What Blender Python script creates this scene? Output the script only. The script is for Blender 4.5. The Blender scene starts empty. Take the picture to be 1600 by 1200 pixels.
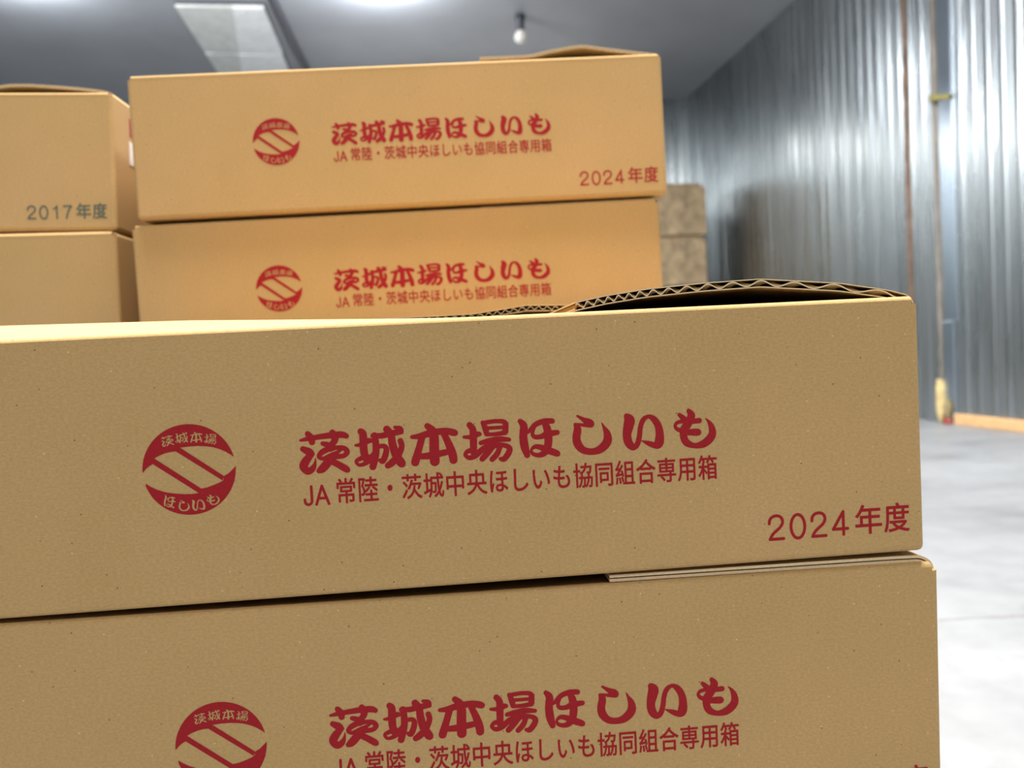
import bpy, bmesh, math, random
import numpy as np
from mathutils import Vector, Matrix, geometry
scene = bpy.context.scene
COL = scene.collection
R = random.Random(7)

# ------------------------------------------------------------------ camera
EYE = Vector((0.0, 0.0, 0.56))
YAW, PITCH, ROLL = math.atan(168 / 1180), -math.atan(48.4 / 1180), 0.05
fwd = Vector((math.sin(YAW) * math.cos(PITCH), math.cos(YAW) * math.cos(PITCH), math.sin(PITCH)))
r0 = Vector((math.cos(YAW), -math.sin(YAW), 0)); u0 = r0.cross(fwd)
rr = r0 * math.cos(ROLL) - u0 * math.sin(ROLL); uu = r0 * math.sin(ROLL) + u0 * math.cos(ROLL)
cam_data = bpy.data.cameras.new('camera'); cam = bpy.data.objects.new('camera', cam_data); COL.objects.link(cam)
M = Matrix((rr, uu, -fwd)).transposed().to_4x4(); M.translation = EYE
cam.matrix_world = M
cam_data.sensor_width = 36.0; cam_data.lens = 36.0 * 1180 / 1600
cam_data.clip_start = 0.02; cam_data.clip_end = 60
cam_data.dof.use_dof = True; cam_data.dof.focus_distance = 0.345
cam_data.dof.aperture_fstop = 9.5
scene.camera = cam

# ------------------------------------------------------------------ world, light, exposure
world = bpy.data.worlds.new('room_world'); scene.world = world; world.use_nodes = True
world.node_tree.nodes['Background'].inputs[0].default_value = (0.75, 0.85, 1.0, 1)
world.node_tree.nodes['Background'].inputs[1].default_value = 0.05
vs = scene.view_settings
vs.view_transform = 'Standard'; vs.look = 'None'; vs.gamma = 1.0; vs.use_curve_mapping = False
vs.exposure = 0.0
scene.cycles.use_denoising = True
scene.cycles.max_bounces = 8; scene.cycles.diffuse_bounces = 5; scene.cycles.glossy_bounces = 4
scene.cycles.sample_clamp_indirect = 6.0

def lamp(name, loc, size, power, color=(1, 0.97, 0.92), rot=(0, 0, 0), spread=180):
    d = bpy.data.lights.new(name, 'AREA'); d.shape = 'RECTANGLE'; d.size, d.size_y = size
    d.energy = power; d.color = color; d.spread = math.radians(spread)
    o = bpy.data.objects.new(name, d); o.location = loc; o.rotation_euler = rot; COL.objects.link(o)
    return o
def bulb_light(name, loc, power, radius, color=(1, 1, 1)):
    d = bpy.data.lights.new(name, 'POINT'); d.energy = power; d.shadow_soft_size = radius; d.color = color
    o = bpy.data.objects.new(name, d); o.location = loc; COL.objects.link(o)
    return o
# unseen batten lamps under the ceiling, and added fill lights marked as such
lamp('overhead_lamp', (0.10, 0.50, 3.15), (1.2, 0.25), 245)
lamp('front_lamp', (0.4, -2.2, 3.1), (1.3, 0.3), 62, rot=(math.radians(20), 0, 0))
lamp('middle_fill_light', (1.3, 3.2, 3.2), (0.3, 1.3), 200, (0.97, 0.98, 1))  # added, unseen light to brighten the right wall and far floor
lamp('left_lamp', (-2.2, 2.4, 3.2), (0.3, 1.3), 80, (0.97, 0.98, 1))
lamp('rear_reflection_light', (0.75, 7.75, 2.62), (2.8, 0.30), 8, (1, 0.98, 0.95), rot=(math.radians(-90), 0, 0), spread=130)  # added panel hidden behind the rear stack, makes the bright wall reflections
bulb_light('far_lamp_left', (-2.45, 5.6, 3.18), 75, 0.04, (0.88, 0.94, 1))
bulb_light('far_lamp_middle', (0.0, 5.6, 3.18), 75, 0.04, (0.88, 0.94, 1))
bulb_light('ceiling_fill_light', (-0.8, 4.7, 2.68), 85, 0.05, (0.95, 0.97, 1))  # added light out of view, brightens the ceiling and its plate

# ------------------------------------------------------------------ materials
def new_mat(name):
    m = bpy.data.materials.new(name); m.use_nodes = True
    nt = m.node_tree; return m, nt, nt.nodes['Principled BSDF']
def node(nt, typ, **kw):
    n = nt.nodes.new(typ)
    for k, v in kw.items(): setattr(n, k, v)
    return n
def noise(nt, scale, detail=4, rough=0.6, stretch=(1, 1, 1)):
    tc = node(nt, 'ShaderNodeTexCoord'); mp = node(nt, 'ShaderNodeMapping'); mp.inputs['Scale'].default_value = stretch
    n = node(nt, 'ShaderNodeTexNoise'); n.inputs['Scale'].default_value = scale
    n.inputs['Detail'].default_value = detail; n.inputs['Roughness'].default_value = rough
    nt.links.new(tc.outputs['Object'], mp.inputs[0]); nt.links.new(mp.outputs[0], n.inputs['Vector'])
    return n
def ramp(nt, src, stops):
    r = node(nt, 'ShaderNodeValToRGB'); e = r.color_ramp.elements
    while len(e) < len(stops): e.new(0.5)
    for i, (p, c) in enumerate(stops):
        e[i].position = p; e[i].color = (*c, 1) if len(c) == 3 else c
    nt.links.new(src, r.inputs[0]); return r
def mix(nt, a, b, fac, mode='MIX'):
    m = node(nt, 'ShaderNodeMix', data_type='RGBA', blend_type=mode)
    for sock, v in ((m.inputs[0], fac), (m.inputs[6], a), (m.inputs[7], b)):
        if hasattr(v, 'is_output'): nt.links.new(v, sock)
        else: sock.default_value = v if isinstance(v, (int, float)) else (*v, 1)
    return m.outputs[2]
def bump(nt, bsdf, src, strength, dist=0.001):
    b = node(nt, 'ShaderNodeBump'); b.inputs['Strength'].default_value = strength; b.inputs['Distance'].default_value = dist
    nt.links.new(src, b.inputs['Height']); nt.links.new(b.outputs[0], bsdf.inputs['Normal'])

def kraft_mat(name, base, spec=0.25):
    m, nt, b = new_mat(name)
    fib = noise(nt, 1000, 4, 0.75, (0.6, 1, 1)); fine = noise(nt, 1900, 3, 0.6); cloud = noise(nt, 11, 4, 0.55)
    c1 = tuple(x * 0.85 for x in base); c2 = tuple(min(1, x * 1.13) for x in base)
    col = ramp(nt, fib.outputs[0], [(0.3, c1), (0.7, c2)]).outputs[0]
    cl = ramp(nt, cloud.outputs[0], [(0.3, (0.94, 0.96, 0.90)), (0.7, (1.05, 1.02, 1.03))]).outputs[0]
    col = mix(nt, col, cl, 1.0, 'MULTIPLY')
    def specks(scale, radius, share, shift):
        tc = node(nt, 'ShaderNodeTexCoord'); mp = node(nt, 'ShaderNodeMapping'); mp.inputs['Location'].default_value = (shift, shift * 0.7, shift * 1.3)
        v = node(nt, 'ShaderNodeTexVoronoi'); v.inputs['Scale'].default_value = scale
        nt.links.new(tc.outputs['Object'], mp.inputs[0]); nt.links.new(mp.outputs[0], v.inputs['Vector'])
        near = node(nt, 'ShaderNodeMath', operation='LESS_THAN'); near.inputs[1].default_value = radius; nt.links.new(v.outputs['Distance'], near.inputs[0])
        sep = node(nt, 'ShaderNodeSeparateColor'); nt.links.new(v.outputs['Color'], sep.inputs[0])
        some = node(nt, 'ShaderNodeMath', operation='LESS_THAN'); some.inputs[1].default_value = share; nt.links.new(sep.outputs[0], some.inputs[0])
        both = node(nt, 'ShaderNodeMath', operation='MULTIPLY'); nt.links.new(near.outputs[0], both.inputs[0]); nt.links.new(some.outputs[0], both.inputs[1])
        return both.outputs[0]
    col = mix(nt, col, tuple(x * 0.38 for x in base), specks(230, 0.085, 0.26, 0.0))
    col = mix(nt, col, tuple(min(1, x * 1.4 + 0.04) for x in base), specks(230, 0.08, 0.22, 3.1))
    nt.links.new(col, b.inputs['Base Color'])
    b.inputs['Roughness'].default_value = 0.8; b.inputs['Specular IOR Level'].default_value = spec
    bump(nt, b, fine.outputs[0], 0.25, 0.0004)
    return m
KRAFT = kraft_mat('kraft_board', (0.50, 0.325, 0.143))
KRAFT_IN = kraft_mat('kraft_inner_liner', (0.46, 0.31, 0.14), 0.1)
KRAFT_EDGE = kraft_mat('cut_board_edge', (0.72, 0.57, 0.38), 0.1)

def ink_mat(name, c):
    m, nt, b = new_mat(name)
    n = noise(nt, 900, 3, 0.6)
    r = ramp(nt, n.outputs[0], [(0.3, tuple(x * 0.85 for x in c)), (0.7, tuple(x * 1.12 for x in c))])
    nt.links.new(r.outputs[0], b.inputs['Base Color']); b.inputs['Roughness'].default_value = 0.75
    b.inputs['Specular IOR Level'].default_value = 0.2
    return m
RED = ink_mat('red_ink', (0.33, 0.012, 0.018))
GREY_INK = ink_mat('grey_green_ink', (0.085, 0.12, 0.10))

def plain(name, c, rough=0.6, metal=0.0, var=0.12, scale=14):
    m, nt, b = new_mat(name)
    n = noise(nt, scale, 4, 0.6)
    r = ramp(nt, n.outputs[0], [(0.3, tuple(x * (1 - var) for x in c)), (0.7, tuple(min(1, x * (1 + var)) for x in c))])
    nt.links.new(r.outputs[0], b.inputs['Base Color'])
    b.inputs['Roughness'].default_value = rough; b.inputs['Metallic'].default_value = metal
    return m
def steel_mat(name, c, rough):
    m, nt, b = new_mat(name)
    n = noise(nt, 5.0, 4, 0.6, (1, 1, 0.06)); sp = noise(nt, 12, 3, 0.6, (1, 1, 0.08))
    col = ramp(nt, n.outputs[0], [(0.25, tuple(x * 0.82 for x in c)), (0.75, tuple(min(1, x * 1.15) for x in c))]).outputs[0]
    nt.links.new(col, b.inputs['Base Color']); b.inputs['Metallic'].default_value = 1.0
    rg = ramp(nt, sp.outputs[0], [(0.3, (rough * 0.8,) * 3), (0.7, (rough * 1.25,) * 3)])
    nt.links.new(rg.outputs[0], b.inputs['Roughness'])
    bump(nt, b, n.outputs[0], 0.05, 0.02)
    return m
KRAFT_OLD = plain('old_carton_board', (0.34, 0.245, 0.14), 0.85, 0, 0.38, 11)
STEEL = steel_mat('galvanised_sheet', (0.44, 0.465, 0.47), 0.28)
STEEL_SMOOTH = steel_mat('bluish_smooth_sheet', (0.55, 0.62, 0.70), 0.24)
CEIL = plain('ceiling_sheet', (0.31, 0.318, 0.338), 0.62, 0.0, 0.06, 2)
REFLECT_BRIGHT = plain('plate_reflection_bright', (0.95, 0.95, 0.96), 0.5)  # bright side of the reflection in the ceiling plate, put into colour
REFLECT_DIM_AND_RIVET = plain('plate_reflection_dim_and_rivet', (0.68, 0.69, 0.66), 0.5)  # dim side of the same reflection put into colour; rivets share it
DARK = plain('dark_rubber', (0.03, 0.03, 0.04), 0.5)
SEALANT = plain('brown_joint_sealant', (0.15, 0.095, 0.065), 0.8, 0, 0.4, 9)
SEALANT_GREY = plain('greyish_joint_trim', (0.20, 0.175, 0.145), 0.7, 0, 0.3, 9)
FOAM = plain('yellowed_foam', (0.62, 0.47, 0.22), 0.9, 0, 0.3, 25)
TIMBER = plain('orange_timber', (0.72, 0.43, 0.20), 0.6, 0, 0.12, 20)
RED_PAINT = plain('dull_red_paint', (0.35, 0.04, 0.03), 0.6)
OCHRE = plain('ochre_bracket', (0.22, 0.19, 0.06), 0.6)
PAPER = plain('white_paper', (0.75, 0.72, 0.68), 0.7)
WOOD = plain('pallet_wood', (0.42, 0.30, 0.18), 0.8, 0, 0.25, 12)
GLASSY, _nt, _b = new_mat('frosted_bulb_glass')
_b.inputs['Base Color'].default_value = (0.85, 0.8, 0.74, 1); _b.inputs['Roughness'].default_value = 0.25
_b.inputs['Transmission Weight'].default_value = 0.35

def floor_mat():
    m, nt, b = new_mat('pale_concrete')
    a = noise(nt, 2.2, 6, 0.62, (0.8, 1.25, 1)); c = noise(nt, 14, 5, 0.6); d = noise(nt, 0.7, 3, 0.5)
    col = ramp(nt, a.outputs[0], [(0.30, (0.19, 0.19, 0.193)), (0.45, (0.265, 0.267, 0.271)), (0.66, (0.32, 0.323, 0.327))]).outputs[0]
    col = mix(nt, col, ramp(nt, c.outputs[0], [(0.3, (0.88, 0.88, 0.88)), (0.6, (1, 1, 1))]).outputs[0], 1.0, 'MULTIPLY')
    col = mix(nt, col, ramp(nt, d.outputs[0], [(0.35, (0.80, 0.80, 0.81)), (0.6, (1, 1, 1))]).outputs[0], 1.0, 'MULTIPLY')
    nt.links.new(col, b.inputs['Base Color']); b.inputs['Roughness'].default_value = 0.45
    bump(nt, b, c.outputs[0], 0.15, 0.002)
    return m
CONCRETE = floor_mat()

# ------------------------------------------------------------------ helpers
def link_mesh(name, bm, mats, parent=None, smooth=False, recalc=True):
    if recalc: bmesh.ops.recalc_face_normals(bm, faces=bm.faces)
    me = bpy.data.meshes.new(name); bm.to_mesh(me); bm.free()
    for m in (mats if isinstance(mats, (list, tuple)) else [mats]): me.materials.append(m)
    if smooth: me.polygons.foreach_set('use_smooth', [True] * len(me.polygons))
    o = bpy.data.objects.new(name, me); COL.objects.link(o)
    if parent is not None: o.parent = parent
    return o
def tag(o, label=None, cat=None, group=None, kind=None):
    if label: o['label'] = label
    if cat: o['category'] = cat
    if group: o['group'] = group
    if kind: o['kind'] = kind
    return o
def empty(name, loc=(0, 0, 0), rz=0.0):
    o = bpy.data.objects.new(name, None); o.empty_display_size = 0.05
    o.location = loc; o.rotation_euler = (0, 0, rz); COL.objects.link(o); return o
def bx(bm, x0, x1, y0, y1, z0, z1, mi=0):
    vs_ = [bm.verts.new((x, y, z)) for x in (x0, x1) for y in (y0, y1) for z in (z0, z1)]
    fs = []
    for f in ((0, 1, 3, 2), (4, 6, 7, 5), (0, 4, 5, 1), (2, 3, 7, 6), (0, 2, 6, 4), (1, 5, 7, 3)):
        fc = bm.faces.new([vs_[i] for i in f]); fc.material_index = mi; fs.append(fc)
    return vs_, fs
def soft_box(x0, x1, y0, y1, z0, z1, r=0.004, seg=2):
    bm = bmesh.new(); bx(bm, x0, x1, y0, y1, z0, z1)
    bmesh.ops.bevel(bm, geom=list(bm.edges), offset=r, segments=seg, affect='EDGES', profile=0.5)
    return bm
def lathe(bm, prof, seg=20, loc=(0, 0, 0)):
    rings = []
    for r, z in prof:
        rings.append([bm.verts.new((loc[0] + r * math.cos(2 * math.pi * k / seg), loc[1] + r * math.sin(2 * math.pi * k / seg), loc[2] + z)) for k in range(seg)])
    for a, b in zip(rings, rings[1:]):
        for k in range(seg): bm.faces.new((a[k], a[(k + 1) % seg], b[(k + 1) % seg], b[k]))
    bm.faces.new(rings[0][::-1]); bm.faces.new(rings[-1])
def interp(pts, x):
    if x <= pts[0][0]: return pts[0][1]
    for (a, b), (c, d) in zip(pts, pts[1:]):
        if x <= c:
            t = (x - a) / (c - a); t = t * t * (3 - 2 * t) if False else t
            return b + (d - b) * t
    return pts[-1][1]
def catmull(pts, n=6):
    out = []
    P = [pts[0]] + list(pts) + [pts[-1]]
    for i in range(1, len(P) - 2):
        p0, p1, p2, p3 = P[i - 1], P[i], P[i + 1], P[i + 2]
        for k in range(n):
            t = k / n
            out.append(tuple(0.5 * (2 * b + (c - a) * t + (2 * a - 5 * b + 4 * c - d) * t * t + (-a + 3 * b - 3 * c + d) * t ** 3)
                             for a, b, c, d in zip(p0, p1, p2, p3)))
    out.append(tuple(pts[-1])); return out

# ------------------------------------------------------------------ the room
X_R, X_L, Y_B, Y_F, Z_C = 3.283, -3.6, 8.17, -3.2, 3.29
def struct(name, bm, m, **kw): return tag(link_mesh(name, bm, m, **kw), kind='structure')
def slab(name, m, *b):
    bm = bmesh.new(); bx(bm, *b); return struct(name, bm, m)
slab('floor', CONCRETE, X_L - 0.1, X_R + 0.15, Y_F - 0.1, Y_B + 0.15, -0.1, 0.0)
slab('ceiling', CEIL, X_L - 0.1, X_R + 0.15, Y_F - 0.1, Y_B + 0.15, Z_C, Z_C + 0.1)
def ribbed_wall(name, a0, a1, fn, seed):
    """vertical ribs pressed into sheet; a runs along the wall, depth is into the room"""
    rr_ = random.Random(seed); bm = bmesh.new(); prof = []; a = a0; k = 0; pan = 0.0
    while a < a1:
        if k % 9 == 0: pan = rr_.uniform(-0.010, 0.010); prof += [(a, 0.0), (a + 0.002, -0.006), (a + 0.006, -0.006), (a + 0.008, 0.0)]; a += 0.008
        w = 0.105; tl = pan + rr_.uniform(-0.045, 0.045)
        for f, d in ((0.02, 0.0), (0.16, 0.0045), (0.30, 0.0045), (0.42, 0.0), (0.58, 0.0), (0.63, 0.0014), (0.69, 0.0014), (0.74, 0.0), (0.84, 0.0), (0.88, 0.0012), (0.93, 0.0012), (0.98, 0.0)):
            prof.append((a + f * w, d + tl * (f - 0.5) * w))
        a += w; k += 1
    prof = [p for p in prof if p[0] < a1] + [(a1, 0.0)]
    zs = [0.0, 1.1, 2.2, Z_C]
    rows = [[bm.verts.new(fn(a, d, z)) for a, d in prof] for z in zs]
    for r1, r2 in zip(rows, rows[1:]):
        for i in range(len(prof) - 1): bm.faces.new((r1[i], r1[i + 1], r2[i + 1], r2[i]))
    # back sheet so the panel has thickness
    bk = [bm.verts.new(fn(a, -0.08, z)) for a, z in ((a0, 0), (a1, 0), (a1, Z_C), (a0, Z_C))]
    bm.faces.new(bk)
    return struct(name, bm, STEEL, recalc=False)
ribbed_wall('wall_right', Y_F, Y_B, lambda a, d, z: (X_R - d, a, z), 3)
ribbed_wall('wall_back', X_L, X_R, lambda a, d, z: (a, Y_B - d, z), 5)
ribbed_wall('wall_left', Y_F, Y_B, lambda a, d, z: (X_L + d, a, z), 8)
ribbed_wall('wall_front', X_L, X_R, lambda a, d, z: (a, Y_F + d, z), 9)

bm = bmesh.new(); rj = random.Random(12); prev = None          # saw-cut joint in the floor
for k in range(90):
    x = 0.55 + k * 0.03; y = 1.319 - 0.14 * (x - 1.013) + rj.uniform(-0.002, 0.002); w = rj.uniform(0.001, 0.0045)
    cur = [bm.verts.new((x, y - w, 0.0006)), bm.verts.new((x, y + w, 0.0006))]
    if prev: bm.faces.new((prev[0], cur[0], cur[1], prev[1]))
    prev = cur
struct('trim_5', bm, plain('joint_dirt', (0.22, 0.21, 0.20), 0.9, 0, 0.3, 30))
# joint strips, smooth sheet, floor timber on the right-hand wall
def wavy_strip(name, m, y, w, z0, z1, dep, seed):
    rr_ = random.Random(seed); bm = bmesh.new(); rows = []
    n = 60
    for i in range(n + 1):
        z = z0 + (z1 - z0) * i / n; a = y - w / 2 + rr_.uniform(-1, 1) * w * 0.10; b = y + w / 2 + rr_.uniform(-1, 1) * w * 0.10
        d = dep * rr_.uniform(0.8, 1.2)
        rows.append([bm.verts.new((X_R - q, p, z)) for p, q in ((a, 0.0), (a + 0.004, d), (b - 0.004, d), (b, 0.0))])
    for r1, r2 in zip(rows, rows[1:]):
        for i in range(4): bm.faces.new((r1[i], r1[(i + 1) % 4], r2[(i + 1) % 4], r2[i]))
    bm.faces.new(rows[0]); bm.faces.new(rows[-1][::-1])
    return struct(name, bm, m)
wavy_strip('trim_1', SEALANT, 4.49, 0.040, 0.0, Z_C, 0.012, 1)
wavy_strip('trim_2', SEALANT_GREY, 4.225, 0.034, 0.0, Z_C, 0.014, 2)
bm = soft_box(X_R - 0.012, X_R - 0.001, 4.07, 4.195, 0.62, Z_C - 0.003, 0.004); struct('trim_3', bm, STEEL_SMOOTH)
bm = soft_box(X_R - 0.020, X_R - 0.001, 4.10, 4.195, 0.0, 0.62, 0.004); struct('trim_4', bm, STEEL_SMOOTH)
bm = soft_box(X_R - 0.035, X_R - 0.004, 0.6, 4.10, 0.0, 0.062, 0.004); struct('baseboard_right', bm, TIMBER)

def lumpy(name, m, c, s, seed, label, cat):
    bm = bmesh.new(); bmesh.ops.create_icosphere(bm, subdivisions=4, radius=1.0)
    rr_ = random.Random(seed); dirs = [(Vector((rr_.uniform(-1, 1), rr_.uniform(-1, 1), rr_.uniform(-1, 1))).normalized(), rr_.uniform(-0.2, 0.25)) for _ in range(26)]
    for v in bm.verts:
        k = 1.0
        for d, a in dirs: k += a * max(0, v.co.normalized().dot(d)) ** 12
        v.co = Vector((v.co.x * s[0] * k, v.co.y * s[1] * k, max(v.co.z * k, -1.0) * s[2]))
    o = link_mesh(name, bm, m, smooth=True); o.location = c
    return tag(o, label, cat)
lumpy('foam_seam', FOAM, (X_R - 0.025, 4.215, 0.135), (0.026, 0.033, 0.135), 4, 'yellowed foam filling at the foot of the joint in the metal wall', 'foam')
lumpy('foam_smear', plain('stained_foam', (0.28, 0.22, 0.11), 0.9, 0, 0.3, 25), (X_R - 0.030, 4.150, 0.095), (0.012, 0.018, 0.062), 9, 'dark stained foam smear right of the yellow foam at wall foot', 'foam')
lumpy('red_stopper', RED_PAINT, (X_R - 0.05, 4.135, 0.016), (0.018, 0.032, 0.016), 6, 'small red block on the floor at the end of the orange timber', 'block')
hk = empty('wall_bracket', (X_R, 4.15, 1.955)); tag(hk, 'small ochre horizontal bracket on the metal wall beside the joint', 'bracket')
bm = soft_box(-0.040, -0.020, -0.085, 0.072, -0.015, 0.015, 0.004); link_mesh('bar', bm, OCHRE, hk)
bm = soft_box(-0.044, -0.004, 0.050, 0.078, -0.022, 0.022, 0.004); link_mesh('mounting_plate', bm, OCHRE, hk)
hk.rotation_euler = (0.26, 0, 0)

# pale plate with a reflection painted in two tones, dark ceiling pipe, small lamp
pl = empty('ceiling_plate', (-1.2, 6.9, Z_C)); tag(pl, 'pale metal plate with a reflection painted in two tones, fixed to the dark ceiling above the rear cartons', 'ceiling plate')
def prism(pts, z0, z1):
    bm = bmesh.new(); a = [bm.verts.new((x, y, z0)) for x, y in pts]; b = [bm.verts.new((x, y, z1)) for x, y in pts]
    n = len(pts)
    for i in range(n): bm.faces.new((a[i], a[(i + 1) % n], b[(i + 1) % n], b[i]))
    bm.faces.new(a[::-1]); bm.faces.new(b); return bm
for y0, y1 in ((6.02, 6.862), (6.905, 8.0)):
    f = lambda y: -1.12 - (y - 6.02) * 0.155  # edge of the painted reflection across the plate
    link_mesh('dim_reflection_sheet', prism([(-0.335, y0 - 6.9), (-0.335, y1 - 6.9), (f(y1) + 1.2, y1 - 6.9), (f(y0) + 1.2, y0 - 6.9)], -0.030, -0.006), REFLECT_DIM_AND_RIVET, pl)['label'] = 'grey left half of the plate, dim side of a painted reflection'
    link_mesh('bright_reflection_sheet', prism([(f(y0) + 1.2, y0 - 6.9), (f(y1) + 1.2, y1 - 6.9), (0.315, y1 - 6.9), (0.305, y0 - 6.9)], -0.034, -0.006), REFLECT_BRIGHT, pl)['label'] = 'white right half of the plate, bright side of a painted reflection'
bm = bmesh.new(); bx(bm, -0.335, 0.315, -0.90, 1.1, -0.010, 0.0); link_mesh('backing_sheet', bm, DARK, pl)
for x, y in ((0.19, -0.52), (0.16, 0.14), (0.14, -0.80)):
    bm = bmesh.new(); lathe(bm, [(0.016, -0.040), (0.020, -0.036), (0.020, -0.030)], 12, (x, y, 0)); link_mesh('rivet', bm, REFLECT_DIM_AND_RIVET, pl)
bm = bmesh.new(); pts = [(-0.83, 5.4), (-0.80, 6.1), (-0.765, 6.8), (-0.735, 7.3), (-0.72, 8.165)]; prev = None
for i, (x, y) in enumerate(catmull(pts, 6)):
    ring = [bm.verts.new((x + 0.030 * math.cos(t * math.pi / 6), y, Z_C - 0.034 + 0.032 * math.sin(t * math.pi / 6))) for t in range(12)]
    if prev:
        for k in range(12): bm.faces.new((prev[k], prev[(k + 1) % 12], ring[(k + 1) % 12], ring[k]))
    else: bm.faces.new(ring)
    prev = ring
bm.faces.new(prev)
tag(link_mesh('ceiling_pipe', bm, DARK, smooth=True), 'dark pipe running along the ceiling right of the pale plate', 'pipe')
lp = empty('ceiling_lamp', (1.09, 6.15, Z_C)); tag(lp, 'small unlit bulb in a dark socket hanging from the ceiling', 'lamp')
bm = bmesh.new(); lathe(bm, [(0.040, 0.0), (0.042, -0.02), (0.034, -0.05), (0.030, -0.115), (0.022, -0.125)], 20); link_mesh('socket', bm, DARK, lp, smooth=True)
bm = bmesh.new(); lathe(bm, [(0.018, -0.115), (0.030, -0.13), (0.048, -0.15), (0.054, -0.175), (0.046, -0.20), (0.026, -0.218), (0.006, -0.222)], 20); link_mesh('bulb', bm, GLASSY, lp, smooth=True)
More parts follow.
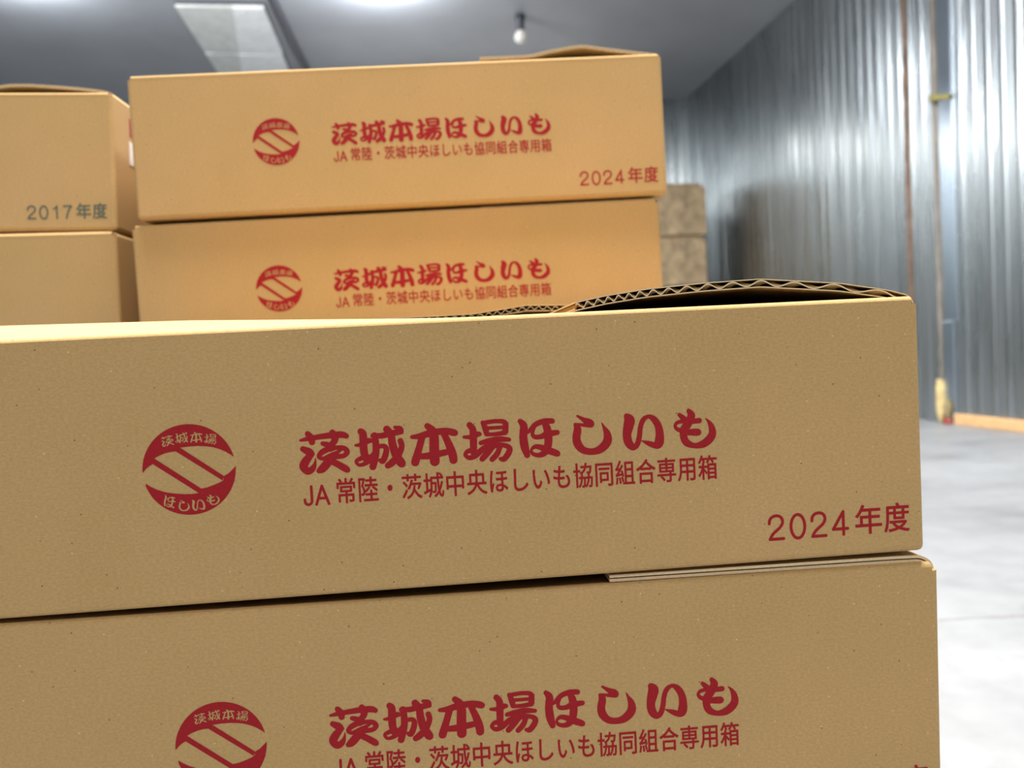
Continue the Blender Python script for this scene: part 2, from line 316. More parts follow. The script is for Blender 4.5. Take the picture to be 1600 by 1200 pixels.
GLYPHS = {'ibara': [[16730, 6911, 107, 17008, 6954, 188, 17590, 7023, 233, 18172, 7065, 270, 18529, 7053, 279, 18703, 6983, 216], [17057, 7177, 233, 17188, 6988, 305, 17221, 6805, 260], [18112, 7183, 243, 18204, 6995, 324, 18163, 6770, 279, 17942, 6579, 247], [17670, 6718, 189, 17879, 6642, 247, 18005, 6507, 225], [18005, 6507, 234, 17639, 6356, 247, 17476, 6166, 189, 17643, 6060, 171, 17961, 6154, 225, 18213, 6266, 180, 18467, 6396, 90], [17978, 6440, 203, 18228, 6502, 189, 18561, 6464, 216, 18698, 6291, 226, 18541, 6132, 208, 18204, 6107, 225, 17931, 6033, 270], [18083, 6183, 270, 17880, 5922, 351, 17618, 5643, 351, 17446, 5540, 225], [17970, 5940, 270, 18273, 5770, 280, 18574, 5568, 298, 18669, 5498, 226], [16813, 6534, 233, 17062, 6392, 323, 17198, 6284, 207], [17167, 6285, 251, 16914, 6006, 350, 16801, 5763, 359, 16966, 5547, 296, 17172, 5648, 261, 17288, 5868, 135, 17329, 6093, 45]], 'castle': [[19332, 7146, 271, 19422, 7013, 325, 19414, 6557, 335, 19428, 6191, 326, 19493, 5913, 272], [19072, 6555, 108, 19307, 6573, 190, 19630, 6718, 235, 19742, 6711, 172], [19546, 6047, 226, 19225, 5952, 199, 19062, 5848, 154, 19187, 5680, 145, 19483, 5753, 199, 19745, 5989, 272, 19963, 6250, 227], [19845, 6933, 217, 20226, 6910, 245, 20591, 6980, 272, 21046, 7031, 236], [19913, 6938, 272, 19948, 6616, 290, 19937, 6205, 299, 19837, 5800, 299, 19766, 5575, 299], [20041, 6437, 181, 20290, 6449, 200, 20390, 6315, 236, 20339, 6043, 263, 20207, 5799, 254, 20083, 5839, 154], [20458, 7180, 299, 20625, 6941, 300, 20675, 6481, 336, 20798, 6015, 355, 20992, 5681, 373, 21047, 5609, 282], [21023, 6633, 246, 21063, 6365, 246, 20872, 5964, 282, 20608, 5705, 309, 20420, 5580, 264], [20809, 7241, 136, 21031, 7169, 236, 21082, 7028, 218]], 'hon': [[22227, 7213, 255, 22429, 7008, 347, 22494, 6692, 402, 22472, 6141, 421, 22468, 5644, 421], [21539, 6772, 173, 21848, 6786, 246, 22309, 6886, 301, 22950, 6949, 284, 23357, 6861, 302, 23437, 6819, 211], [21957, 6701, 301, 21820, 6273, 301, 21667, 5823, 347, 21612, 5652, 347], [22942, 6803, 275, 23136, 6331, 321, 23259, 5908, 367, 23291, 5652, 349], [21798, 5897, 237, 22254, 5901, 302, 22714, 5969, 284, 23175, 6042, 257]], 'ba': [[24082, 7149, 266, 24210, 6957, 294, 24217, 6588, 322, 24204, 6173, 304, 24191, 5920, 267], [23811, 6631, 138, 24109, 6622, 202, 24413, 6724, 230, 24519, 6718, 156], [24237, 6009, 249, 23961, 6003, 202, 23820, 5850, 166, 23991, 5701, 203, 24257, 5777, 249, 24584, 6034, 258, 24916, 6213, 231], [24656, 7226, 175, 24762, 6971, 258, 24813, 6709, 221], [24668, 7198, 193, 25155, 7253, 184, 25568, 7219, 203, 25682, 7101, 222], [25673, 7102, 259, 25647, 6780, 268], [24825, 6681, 166, 25263, 6682, 185, 25644, 6724, 222], [24863, 6965, 157, 25509, 6964, 157], [24530, 6329, 193, 24926, 6407, 240, 25389, 6443, 249, 25794, 6400, 176], [25053, 6191, 231, 25514, 6176, 203, 25784, 6030, 241, 25735, 5801, 269, 25528, 5559, 250, 25367, 5569, 167], [25049, 6121, 240, 24756, 5815, 277, 24562, 5619, 249], [25370, 6079, 213, 25216, 5787, 250, 24997, 5569, 231], [24916, 6222, 231, 25374, 6139, 231]], 'ho': [[26317, 7194, 204, 26472, 6962, 333, 26430, 6501, 352, 26471, 6034, 362, 26563, 5657, 251], [26642, 6651, 102, 26799, 6813, 204, 27042, 7022, 232, 27420, 7129, 242, 27754, 7110, 233], [26944, 6935, 186, 26846, 6639, 167, 26921, 6462, 195, 27199, 6446, 223, 27531, 6551, 288, 27953, 6591, 224], [27392, 7047, 232, 27506, 6808, 335, 27551, 6387, 354, 27493, 5972, 335, 27326, 5712, 289, 27065, 5626, 205, 26813, 5711, 167, 26761, 5877, 121, 26921, 6016, 186, 27198, 5967, 251, 27540, 5806, 307, 27861, 5670, 289, 27934, 5628, 224]], 'shi': [[28890, 7276, 93, 29195, 7072, 215, 29414, 6929, 356, 29476, 6855, 272, 29254, 6836, 168, 28858, 6906, 112, 28743, 6945, 56], [28773, 6897, 140, 28876, 6681, 327, 28806, 6312, 355, 28870, 5981, 365, 29130, 5708, 309, 29550, 5640, 291, 29910, 5754, 366, 30183, 6042, 395, 30208, 6368, 319, 30081, 6680, 150, 29969, 6906, 38]], 'i': [[31122, 7135, 247, 31242, 6950, 458, 31190, 6695, 462, 31100, 6304, 383, 31156, 5943, 375, 31347, 5725, 288, 31545, 5840, 248, 31662, 6191, 232, 31733, 6623, 224, 31876, 6933, 224, 32124, 7061, 176, 32359, 6924, 280, 32540, 6616, 320, 32595, 6214, 369, 32547, 5859, 417, 32419, 5723, 265, 32109, 5837, 232, 31769, 5985, 48]], 'mo': [[33971, 7209, 201, 34083, 6984, 346, 33927, 6654, 370, 33733, 6386, 370, 33691, 6069, 330, 33817, 5781, 322, 34168, 5620, 234, 34578, 5675, 339, 34894, 5896, 372, 35027, 6149, 340, 34979, 6472, 250, 34834, 6720, 113, 34708, 6832, 24], [33538, 7055, 177, 33714, 6885, 249, 33869, 6717, 225], [33848, 6706, 201, 34440, 6743, 242], [33747, 6245, 249, 34295, 6224, 323, 34376, 6208, 226], [33748, 6752, 169, 33451, 6721, 169, 33315, 6570, 145, 33437, 6395, 185, 33730, 6326, 249]]}
EMBLEM = {'upr': [13887, 6366, 13742, 6481, 13523, 6632, 13302, 6744, 13042, 6839, 12742, 6900, 12404, 6936, 12025, 6932, 11627, 6906, 11466, 6759, 11220, 6743, 10991, 6691, 10759, 6608, 10553, 6504, 10492, 6273, 10356, 6204, 10217, 6096, 10054, 5911], 'low': [10136, 5456, 10332, 5307, 10585, 5165, 10878, 5044, 11138, 4980, 11437, 4929, 11699, 4895, 12039, 4881, 12345, 4908, 12433, 5091, 12663, 5123, 12934, 5203, 13168, 5287, 13385, 5391, 13424, 5577, 13573, 5654, 13694, 5749, 13824, 5867, 13919, 5979], 'bar1': [11441, 6780, 11647, 6920, 13423, 5562, 13346, 5378], 'bar2': [10492, 6266, 10554, 6519, 12440, 5082, 12328, 4893], 'circ': [11982, 5942, 1944, 1954]}
EMBLEM_GLYPH_CENTRES = {'ibara': [11151, 7227], 'castle': [11738, 7328], 'hon': [12361, 7322], 'ba': [12945, 7209], 'ho': [11075, 4611], 'shi': [11659, 4415], 'i': [12265, 4401], 'mo': [12875, 4589]}
# ------------------------------------------------------------------ lettering on the cartons
L, H, DEP, T = 0.45, 0.119, 0.30, 0.004
UNIT = 1e-5

def stroke_field(X, Y, strokes, scale=1.0, axis=True, straight=False):
    """signed distance (negative inside) to a set of variable-width brush strokes with round ends"""
    best = np.full(X.shape, 1.0)
    for s in strokes:
        pts = [(s[i] * UNIT, s[i + 1] * UNIT, s[i + 2] * UNIT * scale / 2) for i in range(0, len(s), 3)]
        if not straight: pts = catmull(pts, 5)
        for (x0, y0, w0), (x1, y1, w1) in zip(pts, pts[1:]):
            dx, dy = x1 - x0, y1 - y0; q = dx * dx + dy * dy
            if q < 1e-14: continue
            pad = max(w0, w1) + 0.0012
            box = (slice(*np.searchsorted(X[:, 0], (min(x0, x1) - pad, max(x0, x1) + pad))), slice(*np.searchsorted(Y[0], (min(y0, y1) - pad, max(y0, y1) + pad)))) if axis else (slice(None), slice(None))
            U, V = X[box], Y[box]
            t = np.clip(((U - x0) * dx + (V - y0) * dy) / q, 0, 1)
            best[box] = np.minimum(best[box], np.hypot(U - x0 - t * dx, V - y0 - t * dy) - np.maximum(w0 + (w1 - w0) * t, 0.00006))
    return best
def polygon_field(X, Y, pts):
    d = np.full(X.shape, 1.0); inside = np.zeros(X.shape, bool)
    for (x0, y0), (x1, y1) in zip(pts, pts[1:] + pts[:1]):
        dx, dy = x1 - x0, y1 - y0; q = dx * dx + dy * dy
        if q < 1e-16: continue
        t = np.clip(((X - x0) * dx + (Y - y0) * dy) / q, 0, 1)
        d = np.minimum(d, np.hypot(X - x0 - t * dx, Y - y0 - t * dy))
        if abs(dy) > 1e-12: inside ^= ((y0 > Y) != (y1 > Y)) & (X < x0 + (Y - y0) * dx / dy)
    return np.where(inside, -d, d)
def grid(x0, x1, y0, y1, step):
    xs = np.arange(x0, x1 + step, step); ys = np.arange(y0, y1 + step, step)
    X, Y = np.meshgrid(xs, ys, indexing='ij'); return xs, ys, X, Y
def field_to_mesh(bm, xs, ys, Fd, y=-0.0001):
    """one flat layer of ink: marching squares over the field, full cells merged into long strips"""
    vc = {}
    def vert(key, px, py):
        v = vc.get(key)
        if v is None: v = vc[key] = bm.verts.new((px - L / 2, y, py))
        return v
    nx, ny = Fd.shape; ins = Fd < 0
    full = ins[:-1, :-1] & ins[1:, :-1] & ins[:-1, 1:] & ins[1:, 1:]
    anyc = ins[:-1, :-1] | ins[1:, :-1] | ins[:-1, 1:] | ins[1:, 1:]
    for i, j in np.argwhere(anyc):
        cs = ((i, j), (i + 1, j), (i + 1, j + 1), (i, j + 1)); poly = []
        for k in range(4):
            p, q = cs[k], cs[(k + 1) % 4]; fp, fq = Fd[p], Fd[q]
            if fp < 0: poly.append(vert(p, xs[p[0]], ys[p[1]]))
            if (fp < 0) != (fq < 0):
                a, b = (p, q) if p < q else (q, p); t = Fd[a] / (Fd[a] - Fd[b])
                poly.append(vert((a, b), xs[a[0]] + t * (xs[b[0]] - xs[a[0]]), ys[a[1]] + t * (ys[b[1]] - ys[a[1]])))
        if len(poly) >= 3:
            try: bm.faces.new(poly)
            except ValueError: pass
def arc(a0, a1, n=60):
    cx, cy, rx, ry = (v * UNIT for v in EMBLEM['circ'])
    return [(cx + rx * math.cos(a0 + (a1 - a0) * i / n), cy + ry * math.sin(a0 + (a1 - a0) * i / n)) for i in range(n + 1)]
def pairs(l): return [(l[i] * UNIT, l[i + 1] * UNIT) for i in range(0, len(l), 2)]
def facing(bm):
    for f in bm.faces:
        f.normal_update()
        if f.normal.y > 0: f.normal_flip()
def emblem_mesh():
    cx, cy, rad, _ = (v * UNIT for v in EMBLEM['circ'])
    ang = lambda p: math.atan2(p[1] - cy, p[0] - cx)
    up, lo = pairs(EMBLEM['upr']), pairs(EMBLEM['low'])
    a_l, a_r = ang(up[-1]) % (2 * math.pi), ang(up[0])
    b_r, b_l = ang(lo[-1]), ang(lo[0])
    b_l = b_l - 2 * math.pi if b_l > b_r else b_l
    xs, ys, X, Y = grid(cx - rad - 0.0005, cx + rad + 0.0005, cy - rad - 0.0005, cy + rad + 0.0005, 0.00012)
    Fd = polygon_field(X, Y, up[:-1] + arc(a_l, a_r)[:-1])
    for p in (lo[:-1] + arc(b_r, b_l)[:-1], pairs(EMBLEM['bar1']), pairs(EMBLEM['bar2'])): Fd = np.minimum(Fd, polygon_field(X, Y, p))
    turn = dict(ibara=9, castle=3, hon=-1, ba=-8, ho=-16, shi=-5, i=4, mo=16)
    for k, (gx, gy) in EMBLEM_GLYPH_CENTRES.items():        # the little characters are left blank in the red
        st = GLYPHS[k]; px = [v for s in st for v in s[0::3]]; py = [v for s in st for v in s[1::3]]
        mx, my = (min(px) + max(px)) / 2 * UNIT, (min(py) + max(py)) / 2 * UNIT
        hgt = (max(py) - min(py) + 600) * UNIT; sc = (0.0056 if k in ('ibara', 'castle', 'hon', 'ba') else 0.0062) / hgt
        win = (slice(*np.searchsorted(xs, (gx * UNIT - 0.0045, gx * UNIT + 0.0045))), slice(*np.searchsorted(ys, (gy * UNIT - 0.0045, gy * UNIT + 0.0045))))
        t = -math.radians(turn[k]); dx, dy = (X[win] - gx * UNIT) / sc, (Y[win] - gy * UNIT) / sc
        Fd[win] = np.maximum(Fd[win], -stroke_field(mx + math.cos(t) * dx - math.sin(t) * dy, my + math.sin(t) * dx + math.cos(t) * dy, st, 0.72, False) * sc)
    bm = bmesh.new(); field_to_mesh(bm, xs, ys, Fd); return bm
def title_mesh():
    bm = bmesh.new()
    for st in GLYPHS.values():
        px = [v * UNIT for s in st for v in s[0::3]]; py = [v * UNIT for s in st for v in s[1::3]]
        xs, ys, X, Y = grid(min(px) - 0.004, max(px) + 0.004, min(py) - 0.004, max(py) + 0.004, 0.00018)
        field_to_mesh(bm, xs, ys, stroke_field(X, Y, st, 1.03))
    return bm
FIGURES = {  # plain grotesque figures and capitals, cap height 1: (strokes, width of the glyph)
    '2': ([[(.045, .66), (.06, .78), (.12, .88), (.22, .94), (.33, .955), (.45, .93), (.54, .85), (.575, .73), (.55, .61), (.46, .49), (.33, .38), (.20, .27), (.10, .14), (.07, .05)], [(.055, .05), (.60, .05)]], .66),
    '0': ([[(.33 + .275 * math.sin(k * math.pi / 12), .49 + .46 * math.cos(k * math.pi / 12)) for k in range(25)]], .66),
    '1': ([[(.37, .045), (.37, .945)], [(.37, .93), (.31, .82), (.23, .77), (.14, .755)]], .55),
    '7': ([[(.06, .93), (.60, .93), (.47, .74), (.36, .50), (.28, .24), (.25, .045)]], .66),
    '4': ([[(.46, .045), (.46, .94), (.045, .27), (.63, .27)]], .66),
    'J': ([[(.40, .955), (.40, .28), (.375, .14), (.30, .06), (.21, .045), (.12, .08), (.065, .17), (.055, .30)]], .46),
    'A': ([[(.03, .03), (.34, .95), (.65, .03)], [(.14, .33), (.54, .33)]], .68)}
def type_mesh(chars, u0, u1, v0, height, bold, y=-0.0001, stem=0.118):
    """ordinary gothic lettering; every character fitted to its own cell between u0 and u1"""
    tot = sum(c[1] for c in chars); cell = (u1 - u0) / tot; a = 0; out = bmesh.new()
    for ch, adv, hh in chars:
        cx = u0 + (a + adv / 2) * cell; a += adv
        if not ch.strip(): continue
        if ch in FIGURES:
            st, wid = FIGURES[ch]; k = height * hh; lines = []
            for s in st:
                p = s if len(s) < 6 else catmull(s, 4)
                lines.append([v for x, z in p for v in ((cx + (x - wid / 2) * k) / UNIT, (v0 + z * k) / UNIT, stem * k / UNIT)])
            xs, ys, X, Y = grid(cx - k * 0.55, cx + k * 0.55, v0 - k * 0.1, v0 + k * 1.1, k / 90)
            f = np.full(X.shape, 1.0)
            for l in lines: f = np.minimum(f, stroke_field(X, Y, [l], 1.0, straight=True))
            field_to_mesh(out, xs, ys, f, y)
            continue
        cu = bpy.data.curves.new('type', 'FONT'); cu.body = ch; cu.size = 1.0; cu.resolution_u = 4; cu.fill_mode = 'NONE'
        ob = bpy.data.objects.new('type', cu); COL.objects.link(ob)
        dg = bpy.context.evaluated_depsgraph_get(); me = bpy.data.meshes.new_from_object(ob.evaluated_get(dg))
        sy = height * hh / 0.92; sx = cell * adv / 1.02; ox = cx - 0.5 * sx; oy = v0 + 0.085 * sy
        co = [(ox + v.co.x * sx, oy + v.co.y * sy) for v in me.vertices]
        xs, ys, X, Y = grid(min(c[0] for c in co) - 0.0006, max(c[0] for c in co) + 0.0006, min(c[1] for c in co) - 0.0006, max(c[1] for c in co) + 0.0006, 0.00011)
        d = np.full(X.shape, 1.0); inside = np.zeros(X.shape, bool)      # outlines of the character, then thickened by bold
        for e in me.edges:
            (x0, y0), (x1, y1) = co[e.vertices[0]], co[e.vertices[1]]; dx, dy = x1 - x0, y1 - y0; q = dx * dx + dy * dy
            if q < 1e-16: continue
            if abs(dy) > 1e-12: inside ^= ((y0 > Y) != (y1 > Y)) & (X < x0 + (Y - y0) * dx / dy)
            wi = (slice(*np.searchsorted(xs, (min(x0, x1) - 0.0007, max(x0, x1) + 0.0007))), slice(*np.searchsorted(ys, (min(y0, y1) - 0.0007, max(y0, y1) + 0.0007))))
            t = np.clip(((X[wi] - x0) * dx + (Y[wi] - y0) * dy) / q, 0, 1); d[wi] = np.minimum(d[wi], np.hypot(X[wi] - x0 - t * dx, Y[wi] - y0 - t * dy))
        field_to_mesh(out, xs, ys, np.where(inside, -d, d) - bold, y)
        bpy.data.objects.remove(ob); bpy.data.curves.remove(cu); bpy.data.meshes.remove(me)
    facing(out); return out
def year_mesh(y4):
    return type_mesh([(c, 0.76, 1.0) for c in y4] + [(' ', 0.12, 1), ('年', 1.06, 1.12), ('度', 1.0, 1.12)], 0.3735, 0.4428, 0.0103, 0.01185, 0.00019)
def subtitle_mesh():
    s = [('J', 0.50, 0.80), ('A', 0.76, 0.80), (' ', 0.20, 1)] + [(c, 1.0, 1.0) for c in '常陸・茨城中央ほしいも協同組合専用箱']
    return type_mesh(s, 0.1668, 0.3522, 0.0405, 0.0108, 0.00015, stem=0.138)

# ------------------------------------------------------------------ carton parts
def body_mesh():
    bm = bmesh.new(); bx(bm, -L / 2, L / 2, 0, DEP, 0, H - 0.0035)
    es = [e for e in bm.edges if abs(e.verts[0].co.z - e.verts[1].co.z) > 0.01]
    eb = [e for e in bm.edges if e.verts[0].co.z < 0.001 and e.verts[1].co.z < 0.001]
    bmesh.ops.bevel(bm, geom=es + eb, offset=0.0032, segments=3, affect='EDGES', profile=0.5)
    top = [f for f in bm.faces if all(v.co.z > H - 0.004 for v in f.verts)]
    bmesh.ops.delete(bm, geom=top, context='FACES_ONLY')
    bmesh.ops.recalc_face_normals(bm, faces=bm.faces)
    n0 = len(bm.faces)
    bmesh.ops.solidify(bm, geom=list(bm.faces), thickness=T)
    return bm
def long_flap(rise, front=True, hinge_drop=0.0036, u_in=0.0035, reach=0.150, top_profile=None):
    """front or rear top flap: folds over the top edge, then runs inwards; rise(u) lifts its free edge"""
    bm = bmesh.new(); rows = []; n = 60
    prof = [(-0.00004, -hinge_drop), (-0.00002, -0.0018), (0.0003, -0.0011), (0.0010, -0.0004), (0.0026, 0.0), (0.0036, 0.0)] + [(0.0036 + (reach - 0.0036) * k / 14, 0.0) for k in range(1, 15)]
    for i in range(n + 1):
        u = u_in + (L - 2 * u_in) * i / n; r = rise(u); row = []
        for d, z in prof:
            s = min(1.0, max(0.0, (d - 0.002) / 0.10)); s = s * (2 - s)
            row.append(bm.verts.new((u - L / 2, d if front else DEP - d, H + z + r * s)))
        rows.append(row)
    for a, b in zip(rows, rows[1:]):
        for k in range(len(prof) - 1): bm.faces.new((a[k], b[k], b[k + 1], a[k + 1]))
    bmesh.ops.recalc_face_normals(bm, faces=bm.faces)
    if sum(f.normal.z for f in bm.faces) < 0: bmesh.ops.reverse_faces(bm, faces=list(bm.faces))
    bmesh.ops.solidify(bm, geom=list(bm.faces), thickness=0.0032)
    return bm
def end_flap(prof, flute, right=True, y0=0.004, y1=DEP - 0.004, thick=0.0040, liner=0.00045):
    """short flap of corrugated board: two liners with a wave between, hinged on the end wall.
    prof: (distance from hinge, height of upper face above the rim)"""
    bm = bmesh.new()
    P = [prof[0]]
    for a, b in zip(prof, prof[1:]):
        n = max(1, int(math.hypot(b[0] - a[0], b[1] - a[1]) / 0.0007))
        P += [(a[0] + (b[0] - a[0]) * k / n, a[1] + (b[1] - a[1]) * k / n) for k in range(1, n + 1)]
    for _ in range(12):
        P = [P[0]] + [tuple((a[k] + 2 * b[k] + c[k]) / 4 for k in (0, 1)) for a, b, c in zip(P, P[1:], P[2:])] + [P[-1]]
    s = [0.0]
    for a, b in zip(P, P[1:]): s.append(s[-1] + math.hypot(b[0] - a[0], b[1] - a[1]))
    up, lo, w1, w2 = [], [], [], []; ph = 0.0
    for i, p in enumerate(P):
        a = P[max(0, i - 1)]; b = P[min(len(P) - 1, i + 1)]; dx, dz = b[0] - a[0], b[1] - a[1]; l_ = math.hypot(dx, dz) or 1
        nx, nz = -dz / l_, dx / l_
        def off(d): return (p[0] - nx * d, p[1] - nz * d)
        up.append((off(0.0), off(liner))); lo.append((off(thick - liner), off(thick)))
        if flute and i: ph += (s[i] - s[i - 1]) * 2 * math.pi / flute(p[0])
        for w, tw in ((w1, 0.0), (w2, 2.6)):     # the flutes run slightly askew to the cut edge
            mid = thick / 2 + max(0.0, thick / 2 - 0.0008) * math.sin(ph + tw); w.append((off(mid - 0.0003), off(mid + 0.0003)))
    sgn = 1 if right else -1
    def sheet(pr, mi_out, mi_in):
        ring = []
        for q0, q1 in pr:
            ring.append([bm.verts.new((sgn * (L / 2 - q[0]), y, H + q[1])) for q in (q0, q1) for y in (y0, y1)])
        for a, b in zip(ring, ring[1:]):
            for idx, mi in (((0, 1), mi_out), ((1, 3), 2), ((3, 2), mi_in), ((2, 0), 2)):
                f = bm.faces.new((a[idx[0]], a[idx[1]], b[idx[1]], b[idx[0]])); f.material_index = mi
        for e in (ring[0], ring[-1]):
            f = bm.faces.new((e[0], e[1], e[3], e[2])); f.material_index = 2
    sheet(up, 0, 1); sheet(lo, 1, 1)
    if flute:
        ya, yb = y0, y0 + 0.004
        ring = [[bm.verts.new((sgn * (L / 2 - q[0]), y, H + q[1])) for q, y in ((a[0], ya), (b[0], yb), (a[1], ya), (b[1], yb))] for a, b in zip(w1, w2)]
        for a, b in zip(ring, ring[1:]):
            for idx, mi in (((0, 1), 1), ((1, 3), 1), ((3, 2), 1), ((2, 0), 2)):
                f = bm.faces.new((a[idx[0]], a[idx[1]], b[idx[1]], b[idx[0]])); f.material_index = mi
        y0 = yb; sheet(w2, 1, 1)
    return bm
FLAT = lambda u: 0.0
MATS3 = [KRAFT, KRAFT_IN, KRAFT_EDGE]
def even_flute(d): return 0.0048
def crushed_flute(d): return 0.0048 + max(0.0, (0.135 - d)) * 0.16
P_LOW = [(0.0, -0.0035), (0.001, -0.0006), (0.006, 0.0006), (0.02, 0.0008), (0.155, 0.0008)]
P_FLAT = [(0.0, -0.0035), (0.001, 0.0), (0.006, 0.0030), (0.02, 0.0032), (0.155, 0.0032)]
P_FRONT = [(0.0, -0.0030), (0.0015, 0.0006), (0.012, 0.0036), (0.035, 0.0078), (0.073, 0.0114), (0.10, 0.0107), (0.126, 0.0092), (0.145, 0.0070), (0.159, 0.0046)]
P_REAR = [(0.0, -0.0030), (0.0012, 0.0006), (0.0135, 0.0027), (0.0285, 0.005), (0.051, 0.0087), (0.066, 0.0113), (0.077, 0.0106), (0.0954, 0.008), (0.109, 0.0052), (0.12, 0.0046), (0.155, 0.0046)]
P_LEFT = [(0.0, -0.0030), (0.0012, 0.0006), (0.009, 0.0028), (0.0255, 0.005), (0.046, 0.0068), (0.070, 0.0084), (0.087, 0.0084), (0.099, 0.0068), (0.108, 0.0050), (0.155, 0.0046)]

cache = {}
def shared(key, fn, mats, smooth=False):
    if key not in cache:
        o = link_mesh(key, fn(), mats, smooth=smooth, recalc=False); cache[key] = o.data
        bpy.data.objects.remove(o)
    return cache[key]
def add_part(name, me, parent):
    o = bpy.data.objects.new(name, me); COL.objects.link(o); o.parent = parent; return o
def carton(pose, label, group, end_prof=P_FLAT, flute=even_flute, front_rise=None, rear=None, prints=('logo', '2024'), other_end=False, zs=1.0, thick=0.0040, liner=0.00045):
    x, y, z, yw, tx, ry = pose
    ex = Vector((math.cos(yw), math.sin(yw), 0)); ez = Vector((0, 0, 1)); ey = Vector((-math.sin(yw), math.cos(yw), 0))
    ex, ez = ex * math.cos(ry) + ez * math.sin(ry), ez * math.cos(ry) - ex * math.sin(ry)
    ez = ez * math.cos(tx) + ey * math.sin(tx); ey = ez.cross(ex).normalized(); ez = ex.cross(ey).normalized()
    root = empty('carton'); m = Matrix((ex, ey, ez)).transposed().to_4x4(); m.translation = Vector((x, y, z)) - ex * (L / 2)
    root.matrix_world = m
    if zs != 1.0: root.scale = (1, 1, zs)
    tag(root, label, 'box', group)
    add_part('body', shared('carton_body', body_mesh, KRAFT), root)
    if front_rise: link_mesh('front_flap', long_flap(front_rise), KRAFT, root, smooth=False, recalc=False)
    else: add_part('front_flap', shared('front_flap_flat', lambda: long_flap(FLAT), KRAFT), root)
    if rear: link_mesh('rear_flap', rear(), MATS3, root)
    else: add_part('rear_flap', shared('rear_flap_flat', lambda: long_flap(FLAT, False), KRAFT), root)
    o = link_mesh('end_flap', end_flap(end_prof, flute, thick=thick, liner=liner), MATS3, root)
    if other_end: link_mesh('end_flap', end_flap(P_LOW, even_flute, False), MATS3, root)
    if 'logo' in prints:
        e = add_part('printed_emblem', shared('printed_emblem', emblem_mesh, RED), root); e['label'] = 'red round emblem'
        add_part('printed_title', shared('printed_title', title_mesh, RED), root)['label'] = 'red brush-style title'
        add_part('printed_subtitle', shared('printed_subtitle', subtitle_mesh, RED), root)['label'] = 'small red line of lettering'
    for yr in ('2024', '2017'):
        if yr in prints:
            add_part('printed_year', shared('printed_year_' + yr, lambda yr=yr: year_mesh(yr), RED if yr == '2024' else GREY_INK), root)['label'] = ('red' if yr == '2024' else 'grey-green') + ' year ' + yr
    return root

def rear_flap_front_carton():
    """rear flap of the nearest carton, its corrugated free edge sprung up behind the front flap"""
    bm = bmesh.new(); n = 260; ya, yb = 0.158, DEP - 0.002
    def zt(u): return interp([(0, 0.010), (0.20, 0.0105), (0.250, 0.0110), (0.285, 0.0150), (0.31, 0.0140), (0.34, 0.0095), (0.45, 0.0045)], u)
    def sheet(f0, f1, mo, mi):
        ring = []
        for i in range(n + 1):
            u = 0.004 + (L - 0.008) * i / n
            row = []
            for f in (f0, f1):
                for k in (0, 1, 2, 3):
                    t = k / 3; y = ya + (yb - ya) * t; row.append(bm.verts.new((u - L / 2, y, H - 0.001 + (zt(u) + f(u)) * (1 - t * t))))
            ring.append(row)
        for a, b in zip(ring, ring[1:]):
            for k in range(3):
                q = bm.faces.new((a[k], a[k + 1], b[k + 1], b[k])); q.material_index = mo
                q = bm.faces.new((a[4 + k], a[5 + k], b[5 + k], b[4 + k])); q.material_index = mi
            q = bm.faces.new((a[0], b[0], b[4], a[4])); q.material_index = 2
        for e in (ring[0], ring[-1]):
            q = bm.faces.new((e[0], e[1], e[2], e[3], e[7], e[6], e[5], e[4])); q.material_index = 2
    sheet(lambda u: 0.0, lambda u: -0.00045, 0, 1)
    sheet(lambda u: -0.0036, lambda u: -0.0040, 1, 1)
    wv = lambda u: -0.002 + 0.0013 * math.sin(u * 2 * math.pi / 0.0055)
    sheet(lambda u: wv(u) + 0.0002, lambda u: wv(u) - 0.0002, 1, 1)
    return bm

# ------------------------------------------------------------------ the stacks
FG = 'cartons of the front stack'; BG = 'cartons of the rear right stack'; LG = 'cartons of the rear left stack'
A = (0.23629, 0.31829, 0.45801, -0.06369, 0, 0.00137)
B = (0.24121, 0.31736, 0.33333, -0.06646, 0, -0.00693)
C = (0.23343, 0.62961, 0.69045, -0.10316, 0, 0.00765)
D = (0.22808, 0.63392, 0.56883, -0.10226, 0, 0.01048)
E = (-0.24077, 0.70608, 0.68415, -0.09471, 0, -0.03109)
F = (-0.24271, 0.7025, 0.56368, -0.09413, 0, -0.01632)
rise_a = lambda u: interp([(0, 0.0115), (0.10, 0.0095), (0.18, 0.0060), (0.25, 0.0025), (0.30, 0.0)], u)
carton(A, 'nearest brown carton with sprung end flap, top of the front stack', FG, P_FRONT, crushed_flute, rise_a, rear_flap_front_carton)
carton(B, 'brown carton directly beneath the nearest one, cut by the bottom of the photo', FG, flute=None, thick=0.0032, liner=0.0013, front_rise=lambda u: -0.011 * max(0.0, 1 - (u - 0.21) ** 2 / 0.05))
carton(C, 'topmost carton of the rear right stack, marked 2024', BG, P_REAR, thick=0.0024)
carton(D, 'rear carton right below the topmost 2024 one, half hidden by the front stack', BG, P_LOW)
e_root = carton(E, 'upper left carton with grey 2017 year marking', LG, P_LEFT, even_flute, prints=('2017',), thick=0.0022)
carton(F, 'plain carton below the grey-marked 2017 one at left', LG, P_LOW, prints=())
# red stamp and paper tag on the side of the 2017 carton
bm = bmesh.new(); bx(bm, L / 2 + 0.00005, L / 2 + 0.0003, 0.032, 0.075, 0.090, 0.106); link_mesh('side_stamp', bm, RED_PAINT, e_root)['label'] = 'red stamp on the side panel'
bm = bmesh.new(); bx(bm, L / 2 + 0.00005, L / 2 + 0.0004, 0.030, 0.070, 0.064, 0.085); link_mesh('paper_tag', bm, PAPER, e_root)['label'] = 'white paper tag on the side panel'
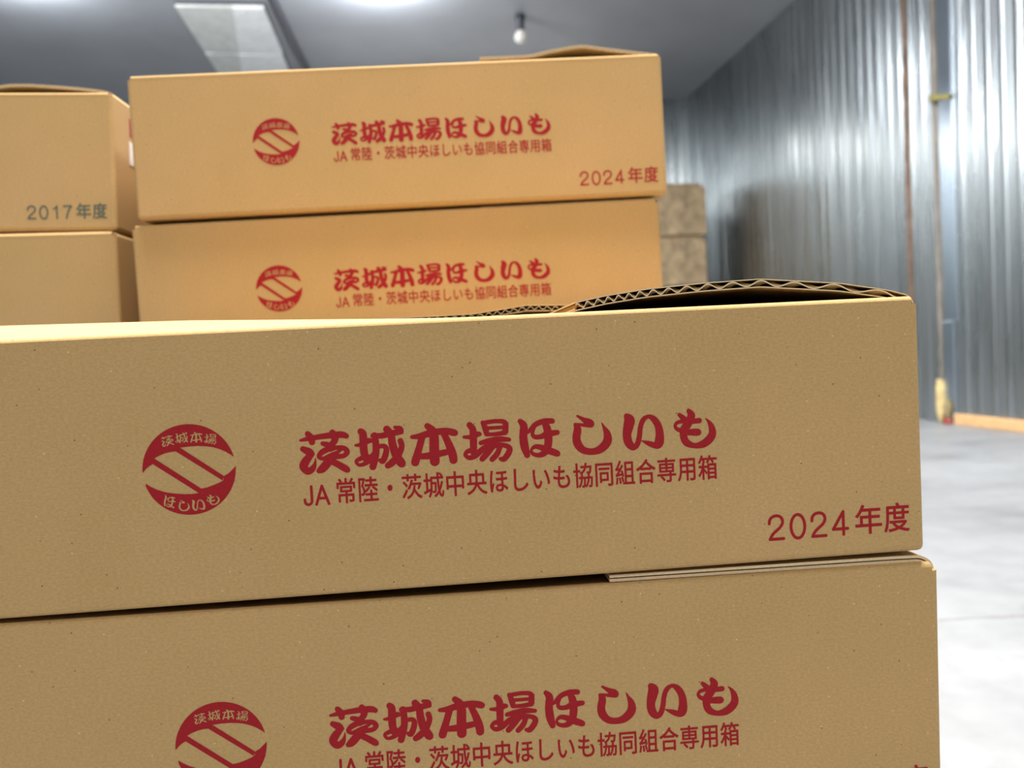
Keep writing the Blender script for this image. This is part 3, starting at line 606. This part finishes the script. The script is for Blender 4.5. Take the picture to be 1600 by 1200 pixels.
# cartons lower down that carry the visible ones
for k in range(2):
    carton((0.243, 0.3165, 0.33333 - 0.0050 - 0.1215 * (k + 1) + 0.0015, -0.066, 0, -0.0069), 'brown carton low in the front stack, below the picture', 'hidden lower cartons, front stack', P_LOW, prints=('logo', '2024'), zs=1.0)
for k in range(4):
    carton((0.229, 0.632, 0.56883 - 0.0060 - 0.1195 * (k + 1), -0.1021, 0, 0), 'brown carton low in the rear right stack, hidden by the front stack', 'hidden lower cartons, rear right stack', P_LOW, zs=0.985)
    carton((-0.242, 0.699, 0.56368 - 0.0005 - 0.1195 * (k + 1), -0.0961, 0, 0), 'brown carton low in the rear left stack, hidden by the front stack', 'hidden lower cartons, rear left stack', P_LOW, prints=('2017',), zs=0.985)

def pallet(x, y, w, d, h, rz, label):
    r = empty('pallet', (x, y, 0), rz); tag(r, label, 'pallet')
    n = 6
    for i in range(n):
        a = -d / 2 + i * d / n; bm = soft_box(-w / 2, w / 2, a + 0.008, a + d / n - 0.008, h - 0.018, h, 0.002); link_mesh('deck_board', bm, WOOD, r)
    for sx in (-w / 2, -0.03, w / 2 - 0.06):
        bm = soft_box(sx, sx + 0.06, -d / 2, d / 2, 0.0, h - 0.018, 0.003); link_mesh('bearer', bm, WOOD, r)
    return r
pallet(0.03, 0.478, 0.47, 0.27, 0.082, -0.066, 'low wooden pallet under the front stack')
pallet(-0.21, 0.865, 0.96, 0.36, 0.082, -0.10, 'low wooden pallet under the two rear stacks')

# ------------------------------------------------------------------ old cartons by the far corner
def old_carton(x, y, z, w, d, h, rz, label, group):
    r = empty('storage_carton', (x, y, z), rz); tag(r, label, 'box', group)
    bm = soft_box(-w / 2, w / 2, -d / 2, d / 2, 0.0, h - 0.040, 0.012, 3); link_mesh('body', bm, KRAFT_OLD, r)
    for s in (-1, 1):
        bm = bmesh.new(); y0, y1 = (-d / 2 + 0.004, -0.002) if s < 0 else (0.002, d / 2 - 0.004)
        bx(bm, -w / 2 + 0.03, w / 2 - 0.03, y0 + 0.03 * (s < 0), y1 - 0.03 * (s > 0), h - 0.041, h - 0.001)
        link_mesh('flap', bm, KRAFT_OLD, r)
    return r
FH = 0.485
for k in range(4):
    lab = {3: 'dull brown carton in the far corner, top one beside the metal wall', 2: 'dull brown carton in the far corner, directly below the top one'}.get(k, 'dull brown carton in the far corner, hidden behind the nearer cartons')
    old_carton(2.62 + 0.012 * (k % 2), 7.35, 0.16 + k * FH + 0.0, 0.72, 0.62, FH + (0.02 if k == 3 else 0), 0.0, lab, 'old cartons in the far corner' if k > 1 else 'hidden old cartons in the far corner')
pallet(2.62, 7.35, 0.80, 0.70, 0.16, 0, 'wooden pallet under the old cartons in the far corner')
